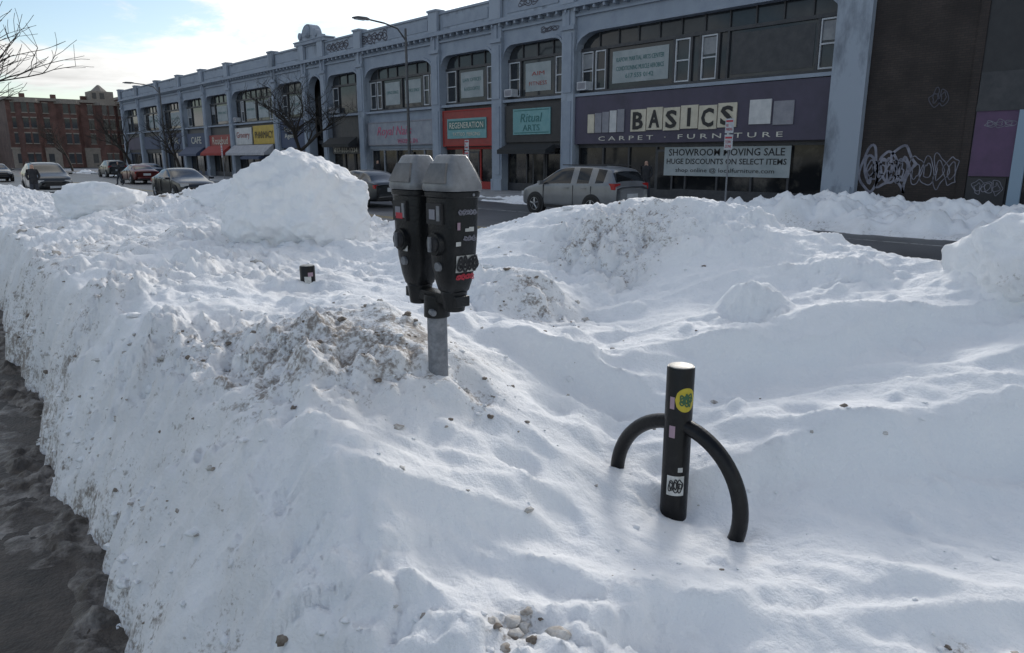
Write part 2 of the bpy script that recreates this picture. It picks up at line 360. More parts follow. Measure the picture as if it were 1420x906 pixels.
def slushf(x,y):
    eb=edge(y)+.06*fbm(x*3,y*3,3,8)
    d=eb-x
    d1,c1=worley(x*11,y*11,31); l=np.where(c1>.4,np.clip(1-d1*1.3,0,.6)*c1,0)
    f=sstep(-.25,.03,d)*np.exp(-(np.clip(d,0,2)/.20)**2*(1.0)) * sstep(-.35,.3,fbm(x*2.2,y*1.6,3,37)+.12)
    z=.118+f*(.012+.075*l+.045*np.clip(fbm(x*7,y*7,4,38),-.2,1))-.012*(1-sstep(0,.1,f))
    return z,np.clip(.55+.5*fbm(x*4,y*4,3,39),.1,1)*np.ones_like(x)
M['slush']=mat('dirty_slush',(.045,.036,.03),.5,0,(.26,.24,.22),6,.8,60,detail=10,lo=.48,hi=.66)
gridmesh('slush',np.arange(-.5,1.35,.016),np.arange(.3,14,.022),slushf,M['slush'])
def chunk(name,c,r,seed,sub=5,sc=(1,1,1),nplanes=16,soft=.25,extra=(),dk=.35):
    import bmesh
    rr=random.Random(seed); bm=bmesh.new(); bmesh.ops.create_icosphere(bm,subdivisions=sub,radius=1)
    pl=[(Vector((rr.gauss(0,1),rr.gauss(0,1),rr.gauss(0,.7))).normalized(),rr.uniform(.66,.9)) for _ in range(nplanes)]+[(Vector(a).normalized(),d) for a,d in extra]
    for v in bm.verts:
        p=v.co.copy()
        for n,d in pl:
            k=p.dot(n)
            if k>d: p-=n*(k-d)*(1-soft*.4)
        s=mnoise.fractal(p*2.2+Vector((seed,0,0)),1,2,4); s2=mnoise.fractal(p*7+Vector((seed,3,0)),.8,2,5)
        p*=1+.11*s+.06*s2
        v.co=Vector((p.x*sc[0],p.y*sc[1],p.z*sc[2]))*r+Vector(c)
    me=bpy.data.meshes.new(name); bm.to_mesh(me); bm.free(); me.materials.append(M['snow'])
    at=me.attributes.new('dirt','FLOAT','POINT'); at.data.foreach_set('value',[max(0,dk*mnoise.noise(v.co*2.5)) for v in me.vertices])
    for p in me.polygons: p.use_smooth=True
    o=bpy.data.objects.new(name,me); scene.collection.objects.link(o); return o
chunk('snow_chunk',(3.75,7.75,1.38),.90,3,6,(.98,.98,.84),12,.35,[((.42,-.36,1),.66),((-.7,.5,1),.80),((-.5,-.8,.15),.76),((.8,-.5,.1),.80)])
chunk('snow_chunk',(3.0,13.6,1.2),.72,8,5,(1,1,.6))
chunk('snow_chunk',(5.15,1.15,1.27),.42,11,5,(1.1,1.2,.85),12,.3,(),.8)
chunk('snow_chunk',(5.2,.60,1.24),.40,14,5,(1.2,1.2,.8),12,.3)
chunk('snow_chunk',(4.4,11.4,1.28),.65,15,5,(1,1.3,.6))
chunk('snow_chunk',(3.98,2.22,.99),.15,21,4,(1,1,.9))
chunk('snow_chunk',(4.2,8.9,1.15),.5,27,4,(1,1.2,.6))
def clods(name,pts):
    import bmesh
    bm=bmesh.new(); bmesh.ops.create_icosphere(bm,subdivisions=2,radius=1)
    bv=[v.co.copy() for v in bm.verts]; bf=[tuple(v.index for v in f.verts) for f in bm.faces]; bm.free()
    mb=MB(); rr=random.Random(77)
    for (x,y,z,s,mk) in pts:
        b=len(mb.v); sx,sy,sz=rr.uniform(.7,1.5),rr.uniform(.7,1.5),rr.uniform(.4,.8); off=Vector((rr.random()*50,rr.random()*50,0))
        for v in bv:
            k=1+.8*mnoise.noise(v*1.5+off)+.4*mnoise.noise(v*3.5+off)
            mb.v.append((x+v.x*s*sx*k,y+v.y*s*sy*k,z+v.z*s*sz*k))
        kk=mb.m(mk)
        for f in bf: mb.f.append(tuple(b+i for i in f)); mb.mi.append(kk)
    return mb.build(name,None,True,angle=180)
rr=random.Random(9); raw=[]
for cx,cy,r,a in DIRT[:10]+DIRT[11:12]:
    for _ in range(int(75*a*(r/.4)**1.2)+4): raw.append((cx+rr.gauss(0,r*.8),cy+rr.gauss(0,r*.8),abs(rr.gauss(0,.007))+.003,rr.random()*.95))
for _ in range(420): 
    y=rr.uniform(.2,9); raw.append((.25+.07*y+abs(rr.gauss(0,.28)),y,abs(rr.gauss(0,.010))+.003,rr.random()*.75))
for _ in range(150): raw.append((rr.uniform(.9,3.6),rr.uniform(.3,4),abs(rr.gauss(0,.005))+.003,rr.random()*.78))
for _ in range(240): raw.append((rr.uniform(1,5.4),rr.uniform(4.5,14),abs(rr.gauss(0,.022))+.008,rr.random()*.7))
for cx,cy,s in((1.20,1.33,.026),(1.16,1.38,.020),(1.28,1.36,.018),(1.24,1.34,.02),(1.22,1.36,.022),(1.62,1.72,.014)): raw.append((cx,cy,s,.60))
A=np.array([[r[0] for r in raw],[r[1] for r in raw]]); ZZ=snow(A[0][None],A[1][None])[0]
pts=[(r[0],r[1],float(ZZ[i])+r[2]*.1,r[2],'dirt' if r[3]>.70 else 'clod' if r[3]>.48 else 'snow') for i,r in enumerate(raw) if ZZ[i]>.1]
clods('snow_clods',pts)
# ------------------------------------------------------------ ground, road, pavements
def sheet(name,x0,x1,y0,y1,z,m):
    mb=MB(); mb.poly([(x0,y0,z),(x1,y0,z),(x1,y1,z),(x0,y1,z)],m); return mb.build(name)
M['ground']=mat('frozen_ground',(.25,.26,.28),.9,0,(.5,.52,.55),.05)
sheet('ground',-600,700,-500,1200,-.03,'ground')
sheet('road',2.75,21.5,-120,400,0,'asph')
sheet('cross_road',21.5,120,112,126,-.006,'asph')
M['wetwalk']=mat('wet_dirty_pavement',(.022,.018,.016),.55,0,(.085,.068,.056),3.5,1.0,45,detail=12,lo=.40,hi=.68,spec=.35)
mb=MB(); mb.box(-4,2.6,-60,300,-.02,.12,'wetwalk'); mb.build('near_pavement')
mb=MB(); mb.box(2.6,2.75,-60,300,-.02,.125,'conc'); mb.build('near_kerb',bevel=.01)
mb=MB(); mb.box(21.65,29.5,-60,111,-.02,.12,'conc'); mb.build('far_pavement')
mb=MB(); mb.box(21.5,21.65,-60,111,-.02,.125,'conc'); mb.build('far_kerb',bevel=.01)
mb=MB()
for i in range(-10,40): mb.poly([(9.6,i*6,.004),(9.75,i*6,.004),(9.75,i*6+3,.004),(9.6,i*6+3,.004)],'line')
mb.poly([(12.9,-60,.004),(13.0,-60,.004),(13.0,300,.004),(12.9,300,.004)],'liney'); mb.poly([(13.15,-60,.004),(13.25,-60,.004),(13.25,300,.004),(13.15,300,.004)],'liney')
mb.poly([(18.0,-60,.004),(18.1,-60,.004),(18.1,300,.004),(18.0,300,.004)],'line')
mb.build('road_markings')
def farsnow(x,y):
    e0=19.2+.5*fbm(y*.4,y*0,3,5)+2.0*sstep(12,14.5,y); e1=24.2+.6*fbm(y*.5,y*0+4,3,6)-1.4*sstep(12,15,y)
    h=.50-.22*sstep(11,15,y)+.30*fbm(x*.6,y*.6,4,41)+.20*fbm(x*2.2,y*2.2,4,42)
    h=h+.14*np.clip(perlin(x*0+3.3,y*.25,44),0,1)
    gap=sstep(-.25,.05,perlin(x*0+1.1,y*.11,47)+.25-.4*sstep(20,60,y)+.6*(1-sstep(10,14,y)))
    f=sstep(0,1.3,x-e0)*(1-sstep(-1.2,0,x-e1)); z=np.clip(h,.1,2)*f*gap
    z=np.where(f*gap<.01,-.06,z+.05)
    d=np.clip(.35*fbm(x*1.5,y*1.5,3,49)+.35*(1-f),0,1)
    return z,d
gridmesh('far_snow_bank',np.arange(18.4,25.5,.08),np.concatenate([np.arange(-15,30,.08),np.arange(30,110,.3)]),farsnow,M['snow'])
# ------------------------------------------------------------ commercial building
D=27.5
B=empty('commercial_building')
ys_=[12.24,26.4,31.86,37.6,46.5,51.9,55.0,60.6,70.5,77.2,84.1,91.7,99.8,107.0]
wall=MB(); win=MB(); shop=MB(); trim=MB()
PW=.42
def opening(y0,y1,zt,zspring,zb,ztop,kind='arch'):
    n=18
    def zc(y):
        t=(y-(y0+y1)/2)/((y1-y0)/2); w=(y1-y0)/2
        if kind=='round': return zspring+math.sqrt(max(0,1-t*t))*(zt-zspring)
        rc=.75 if w<4 else 1.3
        dd=w-abs(t)*w
        if dd<rc: return zspring+(zt-zspring)*math.sqrt(max(0,1-((rc-dd)/rc)**2))
        return zt
    pts=[]
    for i in range(n+1):
        t=-math.cos(math.pi*i/n); y=(y0+y1)/2+t*(y1-y0)/2; pts.append((y,zc(y)))
    for (a,za),(b,zb_) in zip(pts[:-1],pts[1:]):
        wall.poly([(D,b,zb_),(D,a,za),(D,a,ztop),(D,b,ztop)],'paint')
        wall.poly([(D,a,za),(D,b,zb_),(D+.5,b,zb_),(D+.5,a,za)],'paint')
        wall.poly([(D-.06,b,zb_),(D-.06,a,za),(D-.06,a,za+.16),(D-.06,b,zb_+.16)],'paint')
        wall.poly([(D-.06,a,za),(D-.06,b,zb_),(D,b,zb_),(D,a,za)],'paint')
        wall.poly([(D-.06,a,za+.16),(D-.06,b,zb_+.16),(D,b,zb_+.16),(D,a,za+.16)],'paint')
ZW0,ZW1=5.05,7.85
def dh(y0,y1,z0,z1,frame='white',x=D+.40):
    "double-hung sash"
    win.box(x-.06,x+.03,y0,y1,z0,z0+.06,frame);win.box(x-.06,x+.03,y0,y1,z1-.06,z1,frame)
    win.box(x-.058,x+.03,y0,y0+.05,z0+.06,z1-.06,frame);win.box(x-.058,x+.03,y1-.05,y1,z0+.06,z1-.06,frame)
    zm=(z0+z1)/2; win.box(x-.05,x+.03,y0+.05,y1-.05,zm-.03,zm+.03,frame)
rw=random.Random(5)
for i in range(len(ys_)-1):
    a=ys_[i]; b=ys_[i+1]; ra=.65 if i==0 else PW; y0=a+ra; y1=b-PW
    if i==0: y0=12.95
    if i==5:
        opening(a+PW,b-PW,8.0,6.9,0,9.0,'round')
        shop.poly([(D+1.2,b,0.12),(D+1.2,a,.12),(D+1.2,a,8.5),(D+1.2,b,8.5)],'blackp')
        shop.box(D+.9,D+1.1,a+.9,b-.9,.12,2.6,'dark'); shop.box(D+.6,D+.75,a+PW,b-PW,3.0,3.25,'dark')
        dh(a+.7,b-.7,3.4,6.6,'dark',D+.7)
        continue
    opening(y0,y1,ZW1,ZW1-(.75 if b-a<7 else .8),0,9.0)
    xg=D+.42
    win.poly([(xg,y1,ZW0),(xg,y0,ZW0),(xg,y0,ZW1+.1),(xg,y1,ZW1+.1)],'glass')
    win.box(xg-.10,xg+.05,y0,y1,7.02,7.16,'dark')
    win.box(xg-.12,xg+.05,y0,y1,ZW0,ZW0+.12,'dark')
    W=y1-y0
    if i==0: cuts=[12.95,13.85,17.7,18.15,19.05,19.5,20.4,24.3,25.1,y1]
    elif W>7: cuts=[y0,y0+W*.11,y0+W*.2,y0+W*.5,y0+W*.8,y0+W*.89,y1]
    else: cuts=[y0,y0+W*.22,y0+W*.78,y1]
    for c in cuts[1:-1]: win.box(xg-.09,xg+.05,c-.05,c+.05,ZW0+.12,7.02,'dark')
    nt_=max(3,int(W/1.1))
    for k in range(1,nt_): 
        yy=y0+W*k/nt_; win.box(xg-.07,xg+.05,yy-.03,yy+.03,7.16,ZW1+.05,'dark')
    for k in range(len(cuts)-1):
        c0,c1=cuts[k]+.07,cuts[k+1]-.07; w=c1-c0
        if w<.5: continue
        if w<1.35:
            dh(c0,c1,ZW0+.14,7.0,'white' if (i<4 or rw.random()>.4) else 'dark')
            if rw.random()>.6: win.poly([(xg-.02,c1-.07,6.0+rw.random()*.3),(xg-.02,c0+.07,6.05+rw.random()*.2),(xg-.02,c0+.07,6.9),(xg-.02,c1-.07,6.9)],'blind')
        elif i in(0,1,2,3) or rw.random()>.5:
            if i==0 and c0<18: 
                win.poly([(xg-.015,c1-.1,5.3),(xg-.015,c0+.1,5.3),(xg-.015,c0+.1,6.9),(xg-.015,c1-.1,6.9)],'dark')
                continue
            win.poly([(xg-.02,c1-.25,ZW0+.35),(xg-.02,c0+.25,ZW0+.35),(xg-.02,c0+.25,6.85),(xg-.02,c1-.25,6.85)],'poster')
            tm=(c0+c1)/2
            rows={0:[('KAPOW MARTIAL ARTS CENTER',.85,6.45),('CONDITIONING MUSCLE AEROBICS',.85,6.05),('617 555 0142',.5,5.7)],1:[('AIM',.5,6.3),('FITNESS',.7,5.8)],2:[('LAW OFFICES',.8,6.4),('& ASSOCIATES',.7,5.9)]}.get(i,[('OFFICE SPACE',.8,6.2)])
            for s_,f_,z_ in rows: text(s_,(w-.5)*f_,.20,(xg-.03,tm,z_),FX,FZ,'teald' if i!=1 else 'red',B,'window_lettering',.004)
    if i in(0,1,4,7): 
        ya=y1-.75; trim.box(D-.1,D+.38,ya,ya+.6,ZW0+.13,ZW0+.53,'white'); trim.box(D-.104,D-.1,ya+.05,ya+.55,ZW0+.18,ZW0+.48,'tileg')
    trim.box(D-.08,D+.40,y0-.0,y1,ZW0-.16,ZW0-.02,'paint')
    wall.box(D+.2,D+.5,y0,y1,2.55,ZW0-.16,'paint' if i in(3,) else 'dark')
    wood={0:'dark',1:'dark',2:'awnr',3:'greysign',4:'dark',6:'navy',7:'dark',8:'dark',9:'navy',10:'navy',11:'dark',12:'navy'}[i]
    xs0=D+.34
    shop.poly([(xs0+.05,y1,.5),(xs0+.05,y0,.5),(xs0+.05,y0,2.55),(xs0+.05,y1,2.55)],'shopglass')
    shop.box(xs0-.05,xs0+.12,y0,y1,.12,.55,wood)
    shop.box(xs0-.05,xs0+.12,y0,y1,2.42,2.549,wood)
    nm=max(2,int(W/1.45))
    for k in range(nm+1):
        yy=y0+W*k/nm; shop.box(xs0-.03,xs0+.1,yy-.045,yy+.045,.55,2.42,wood if k%3 else 'dark')
    dk=y0+W*(.35 if i else .55); shop.box(xs0-.055,xs0-.03,dk,dk+.95,.2,2.3,'dark'); shop.poly([(xs0-.058,dk+.85,.5),(xs0-.058,dk+.1,.5),(xs0-.058,dk+.1,2.2),(xs0-.058,dk+.85,2.2)],'shopglass')
for i,y in enumerate(ys_):
    w=PW; 
    if i==0: wall.box(D-.22,D+.5,11.7,12.95,0,11.5,'paintdirt'); wall.box(D-.3,D-.22,11.82,12.83,0,.9,'paintdirt'); continue
    if i in(5,6):w=.40
    wall.box(D-.18,D+.5,y-w,y+w,0,9.0,'paintdirt' if i%3==1 else 'paint')
    wall.box(D-.26,D-.18,y-w-.03,y+w+.03,0.1,.75,'paintdirt')
    wall.box(D-.23,D-.18,y-w+.14,y+w-.14,1.0,4.7,'paint'); wall.box(D-.23,D-.18,y-w+.14,y+w-.14,5.1,7.9,'paint')
    wall.box(D-.28,D-.18,y-w-.05,y+w+.05,8.05,8.25,'paint')
    wall.box(D-.26,D-.18,y-.12,y+.12,8.25,8.95,'paint')
    wall.box(D-.30,D-.1,y-w-.02,y+w+.02,9.25,10.38,'paintdirt'); wall.box(D-.36,D+.3,y-w-.07,y+w+.07,10.38,10.5,'paint')
wall.box(D-.12,D+.3,11.75,107.4,8.62,8.72,'paint')
wall.box(D-.40,D+.5,11.75,107.45,9.0,9.12,'paint'); wall.box(D-.28,D+.5,11.75,107.4,9.12,9.25,'paint')
wall.box(D-.05,D+.3,11.75,107.4,9.25,10.2,'paintdirt'); wall.box(D-.14,D+.36,11.75,107.42,10.2,10.32,'paint')
yy=13.4
while yy<107: wall.box(D-.34,D-.0,yy,yy+.12,8.84,8.998,'paint'); yy+=.62
for i in range(len(ys_)-1):
    a,b=ys_[i],ys_[i+1]
    if b-a>4: wall.box(D-.09,D-.05,a+.8,b-.8,9.45,10.02,'paint')
cy=53.45
wall.box(D-.34,D+.5,51.0,55.9,10.32,10.55,'paint'); wall.box(D-.38,D+.55,50.9,56.0,10.55,10.63,'paint')
wall.box(D-.36,D+.3,cy-1.5,cy+1.5,10.63,10.9,'paintdirt')
for k in range(10):
    t0=math.pi*k/10;t1=math.pi*(k+1)/10
    wall.poly([(D-.4,cy,10.85),(D-.4,cy-1.0*math.cos(t0),10.85+.85*math.sin(t0)),(D-.4,cy-1.0*math.cos(t1),10.85+.85*math.sin(t1))],'paintdirt')
    wall.poly([(D-.4,cy-1.0*math.cos(t0),10.85+.85*math.sin(t0)),(D-.4,cy-1.0*math.cos(t1),10.85+.85*math.sin(t1)),(D+.3,cy-1.0*math.cos(t1),10.85+.85*math.sin(t1)),(D+.3,cy-1.0*math.cos(t0),10.85+.85*math.sin(t0))],'paint')
wall.tube((D-.41,cy,11.15),(D-.58,cy,11.15),.45,.3,'paint',16); wall.tube((D-.45,cy-1.25,10.95),(D,cy-1.25,10.95),.26,.26,'paint',12); wall.tube((D-.45,cy+1.25,10.95),(D,cy+1.25,10.95),.26,.26,'paint',12)
wall.box(D+.5,D+18,11.7,107.4,8.0,9.9,'roof'); wall.box(D+1.3,D+18,11.7,107.4,0,8.0,'roof')
wall.box(D-.02,D+18.05,107.42,107.6,0,10.3,'paintdirt')
wall.box(D+4,D+8,66,71,9.9,11.2,'paintdirt')
wall.build('facade_wall',B,bevel=0); win.build('upper_windows',B); shop.build('shopfronts',B); trim.build('sills_and_units',B)
g=MB(); scribble(g,(D-.095,44.5,9.75),FX,FZ,3.2,.6,5,'grafd',3,.09); scribble(g,(D-.095,49.5,9.75),FX,FZ,3,.55,5,'grafd',6,.09); scribble(g,(D-.02,27.9,8.3),FX,FZ,1.2,.3,3,'grafd',7,.04); scribble(g,(D-.095,29.4,9.8),FX,FZ,1.4,.4,3,'grafd',9,.05)
g.build('parapet_graffiti',B)
# --- signs
def sign(y0,y1,z0,z1,m,x=D-.02,th=.12,border=None,name='shop_sign'):
    e=empty(name); s=MB(); s.box(x,x+th,y0,y1,z0,z1,m)
    if border:
        for q in((y0,y1,z0,z0+.08),(y0,y1,z1-.08,z1)): s.box(x-.03,x,*q,border)
        for q in((y0,y0+.08,z0+.08,z1-.08),(y1-.08,y1,z0+.08,z1-.08)): s.box(x-.03,x,*q,border)
    s.build('panel',e,bevel=.008); return e
S=sign(13.0,25.95,2.6,4.86,'purple',D-.05,.24)
t=MB()
for k in range(5):
    y=25.05-k*.47; t.box(D-.10,D-.05,y-.42,y,3.12,4.0+.04*k,('tile','tileg','tileg','tilew','tileg')[k])
for k,ch in enumerate('BASICS'):
    y=22.35-k*.93; dz=(k%2)*.05
    t.box(D-.11,D-.05,y-.88,y,3.12+dz,4.10+dz,'tile'); 
    text(ch,.16 if ch=='I' else .60,.78,(D-.125,y-.44,3.6+dz),FX,FZ,'black',S,'letter',.02,.03)
t.box(D-.10,D-.05,15.3,16.25,3.25,4.2,'tilew'); t.box(D-.10,D-.05,14.35,15.2,3.2,4.1,'tileg')
t.build('tiles',S,bevel=.006)
text('C A R P E T   ·   F U R N I T U R E',9.6,.20,(D-.06,19.55,2.84),FX,FZ,'cream',S,'lettering',.012)
S=empty('sale_banner'); s=MB(); s.box(D+.26,D+.27,14.5,20.6,1.15,2.4,'poster'); s.build('sheet',S)
text('SHOWROOM MOVING SALE',5.6,.30,(D+.25,17.55,2.17),FX,FZ,'black',S,'lettering',.004,.01)
text('HUGE DISCOUNTS ON SELECT ITEMS',5.8,.24,(D+.25,17.55,1.78),FX,FZ,'black',S,'lettering',.004,.01)
text('shop online @ localfurniture.com',4.8,.24,(D+.25,17.55,1.38),FX,FZ,'black',S,'lettering',.004)
S=sign(27.0,31.3,2.75,4.7,'blackp'); s=MB(); s.box(D-.07,D-.02,27.7,30.6,3.15,4.5,'teal'); s.box(D-.075,D-.07,27.8,30.5,3.22,3.27,'teald'); s.box(D-.075,D-.07,27.8,30.5,4.38,4.43,'teald'); s.build('plaque',S,bevel=.01)
text('Ritual',1.7,.45,(D-.08,29.15,4.02),FX,FZ,'teald',S,shear=.2); text('ARTS',1.3,.32,(D-.08,29.15,3.50),FX,FZ,'teald',S)
S=sign(32.4,37.1,2.6,4.7,'red',border='awnr'); s=MB(); s.box(D-.07,D-.02,32.9,36.6,3.05,4.2,'teal'); s.box(D-.075,D-.07,33.0,36.5,3.55,4.08,'teald'); s.build('plaque',S)
text('REGENERATION',3.2,.34,(D-.085,34.75,3.81),FX,FZ,'cream',S); text('TATTOO  PIERCING',2.6,.2,(D-.085,34.75,3.3),FX,FZ,'cream',S)
S=sign(38.2,45.9,2.75,4.3,'greysign',border='tileg'); text('Royal Nails',4.2,.75,(D-.04,42.6,3.6),FX,FZ,'pink',S,shear=.3); text('WAXING SPA',2.4,.3,(D-.04,41,3.0),FX,FZ,'pink',S)
S=sign(47.1,51.2,2.2,2.75,'blackp'); text('617-555-1234',3.4,.32,(D-.04,49.2,2.48),FX,FZ,'cream',S)
S=sign(55.5,60.1,2.7,4.9,'navy'); text('Insurance\nAgency',3,1.0,(D-.04,57.8,3.9),FX,FZ,'cream',S)
S=sign(61.1,65.8,3.1,4.7,'yellow'); text('PHARMACY',3.8,.6,(D-.04,63.5,3.9),FX,FZ,'black',S)
S=sign(66.2,70.0,3.1,4.6,'tilew'); text('Grocery',3,.7,(D-.04,68.1,3.9),FX,FZ,'red',S)
S=sign(71.0,76.8,3.0,4.1,'red'); text('Rosebud',4,.7,(D-.04,73.9,3.55),FX,FZ,'cream',S)
S=sign(84.8,91.0,2.8,4.6,'navy'); text('DENTAL',3.5,.7,(D-.04,88,3.8),FX,FZ,'cream',S)
S=sign(77.8,83.4,2.9,4.4,'navy'); text('CAFE',3,.7,(D-.04,80.6,3.7),FX,FZ,'cream',S)
S=sign(92.4,99,2.9,4.4,'navy'); S=sign(100.6,106,2.9,4.4,'purple')
def awning(y0,y1,z,m,d=1.1,h=.7):
    e=empty('shop_awning'); s=MB(); n=max(4,int((y1-y0)/.6))
    for k in range(n):
        a=y0+(y1-y0)*k/n;b=y0+(y1-y0)*(k+1)/n
        s.poly([(D-d,a,z),(D-d,b,z),(D-.2,b,z+h),(D-.2,a,z+h)],m); s.poly([(D-d,a,z-.22),(D-d,b,z-.22),(D-d,b,z),(D-d,a,z)],m)
    s.poly([(D-d,y0,z-.22),(D-d,y0,z),(D-.2,y0,z+h),(D-.2,y0,z-.1)],m); s.poly([(D-d,y1,z-.22),(D-d,y1,z),(D-.2,y1,z+h),(D-.2,y1,z-.1)],m)
    s.tube((D-d,y0,z-.2),(D-.2,y0,z-.2),.02,.02,'dark'); s.build('canopy',e)
awning(27.2,31.0,2.35,'awnd',.9,.3); awning(47.2,51.2,2.9,'awnd',.9,.5)
awning(61.3,70.0,2.35,'awnw'); awning(71.1,76.7,2.35,'awnr'); awning(62,66,2.0,'navy',1.3,.3); awning(78,83.5,2.3,'navy')
# ------------------------------------------------------------ dark brick building at right
BB=empty('dark_brick_building'); s=MB()
s.box(D+.05,D+18,8.15,11.7,0,12,'brickd'); s.box(D-.02,D+.05,8.15,8.4,0,12,'brickd')
s.box(D+.0,D+.05,8.4,11.698,0,.45,'conc')
s.box(D+.02,D+18,-20,8.148,0,12,'blackp')
s.box(D-.05,D+.02,6.9,8.1,1.35,3.4,'purpw'); s.box(D-.09,D+.02,-10,8.12,3.4,3.6,'dark'); s.box(D-.05,D+.02,-10,8.12,3.6,4.6,'dark')
s.box(D-.05,D+.02,7.0,8.1,.12,1.3,'blackp')
s.box(D-.12,D+.02,6.55,6.9,.12,3.4,'bframe'); s.box(D-.06,D+.02,2,6.55,.12,.5,'dark'); s.poly([(D-.03,6.55,.5),(D-.03,2,.5),(D-.03,2,3.4),(D-.03,6.55,3.4)],'shopglass')
for k in range(3): s.box(D-.08,D-.03,2+1.4*k,2.08+1.4*k,.5,3.4,'bframe')
s.box(D-.08,D+.02,5.2,5.6,5.0,9,'dark')
for k in range(3): 
    y0=5.6-k*3.2; s.poly([(D+.0,y0,5.4),(D+.0,y0-1.8,5.4),(D+.0,y0-1.8,7.8),(D,y0,7.8)],'glass'); s.box(D-.05,D+.02,y0-1.9,y0+.1,5.25,5.38,'stone')
s.tube((D-.7,6.9,6.7),(D,6.9,6.45),.025,.025,'lamp'); s.tube((D-1.0,6.9,6.68),(D-.55,6.9,6.72),.12,.08,'lamp')
s.build('walls',BB)
g=MB(); scribble(g,(D+.035,10.75,1.55),FX,FZ,1.7,1.7,3,'graf',12,.09); scribble(g,(D+.035,9.2,1.5),FX,FZ,1.5,1.2,4,'graf',31,.03)
scribble(g,(D+.035,10.75,1.5),FX,FZ,1.3,1.0,4,'graf',77,.05)
scribble(g,(D+.035,9.3,3.9),FX,FZ,.5,.6,2,'grafd',5,.03); scribble(g,(D-.06,7.5,1.0),FX,FZ,.8,.5,3,'graf',15,.02); scribble(g,(D-.06,7.4,3.0),FX,FZ,.8,.25,3,'graf',16,.02)
g.build('graffiti',BB)
# ------------------------------------------------------------ distant brick buildings
def brickb(x0,x1,y,h,floors,seed,depth=25):
    e=empty('brick_apartment_building'); s=MB()
    s.box(x0,x1,y,y+depth,0,h,'brickr'); s.box(x0-.3,x1+.3,y-.5,y+depth,h,h+.5,'stone'); s.box(x0-.1,x1+.1,y-.15,y,3.4,3.7,'stone')
    s.box(x0+.05,x1-.05,y-.06,y,.0,3.4,'stone')
    n=int((x1-x0)/2.2); fh=(h-3.9)/(floors-1)
    for k in range(3):
        cx=x0+(x1-x0)*(k+.5)/3; s.loft([[(cx-2,y,z),(cx-1.2,y-1,z),(cx+1.2,y-1,z),(cx+2,y,z)] for z in(.1,h-.02)],'brickr')
        s.loft([[(cx-2.2,y,z),(cx-1.3,y-1.3,z),(cx+1.3,y-1.3,z),(cx+2.2,y,z)] for z in(h-.4,h+.25)],'stone')
        for f in range(floors):
            z=.9 if f==0 else 3.9+(f-1)*fh+.6
            for q in(-.6,.6): s.box(cx+q-.42,cx+q+.42,y-1.05,y-1.0,z,z+1.7,'glass'); s.box(cx+q-.5,cx+q+.5,y-1.12,y-1.0,z-.16,z-.004,'stone'); s.box(cx+q-.5,cx+q+.5,y-1.1,y-1.0,z+1.704,z+1.9,'stone')
    for k in range(n):
        cx=x0+(x1-x0)*(k+.5)/n
        for f in range(floors):
            z=.9 if f==0 else 3.9+(f-1)*fh+.6
            s.box(cx-.45,cx+.45,y-.09,y-.0605,z,z+1.7,'glass'); s.box(cx-.55,cx+.55,y-.14,y-.0605,z-.16,z-.004,'stone'); s.box(cx-.5,cx+.5,y-.12,y-.0605,z+1.704,z+1.9,'stone')
    for k in range(3): s.box(x0+3+k*5,x0+3.8+k*5,y+4,y+5,h+.5,h+1.5,'brickr')
    s.build('walls',e); return e
brickb(22,41.5,160,12,4,1); brickb(4,21,185,9,3,2); brickb(43,70,150,13.5,4,3)
s=MB(); 
e=empty('rooftop_cupola'); s.box(36,40,161,165,12.5,14.3,'stone'); s.tube((38,163,14.3),(38,163,15.6),1.6,.2,'stone',8); s.box(36.3,37,160.98,161,12.9,14,'glass'); s.box(37.6,38.4,160.98,161,12.9,14,'glass'); s.build('body',e)
# ------------------------------------------------------------ trees
def tree(x,y,h,seed,spread=.55,lean=(0,0),z0=.1,trunk=.15,levels=5):
    r=random.Random(seed); s=MB()
    def grow(p,d,L,rad,lv):
        n=3
        for k in range(n):
            d2=(d+Vector((r.gauss(0,.13),r.gauss(0,.13),r.gauss(0,.07)+.03))).normalized(); q=p+d2*L/n; r1=rad*.94
            s.tube(p,q,rad,r1,'bark',7 if lv<2 else 4 if lv<4 else 3,False); p=q;d=d2;rad=r1
            if lv>0 and k<n-1 and r.random()<.6 and lv<levels:
                grow(p,(d+Vector((r.gauss(0,.7),r.gauss(0,.7),r.gauss(.1,.35)))).normalized(),L*.6,max(rad*.55,.008),lv+1)
        if lv<levels:
            for _ in range(2 if lv else 4):
                a=r.uniform(0,6.28); t=r.uniform(.4,.85)*(spread/.55)
                d3=(d+Vector((math.cos(a)*t,math.sin(a)*t,r.uniform(-.05,.2)))).normalized()
                grow(p,d3,L*r.uniform(.7,.88),max(rad*.70,.008),lv+1)
    grow(Vector((x,y,z0)),Vector((lean[0],lean[1],1)).normalized(),h*.28,trunk,0)
    e=empty('bare_tree'); s.build('trunk_and_branches',e,smooth=True,angle=180); return e
tree(23,49,8.6,2,.8,trunk=.20,levels=6); tree(23,88,7.6,5,.6,trunk=.18); tree(1.2,25,7.4,9,.7,(.0,-.02),trunk=.11); tree(23,118,8,12); tree(12,150,9,13)
tree(3,62,7.5,14); tree(23,72,6.5,17,.6)
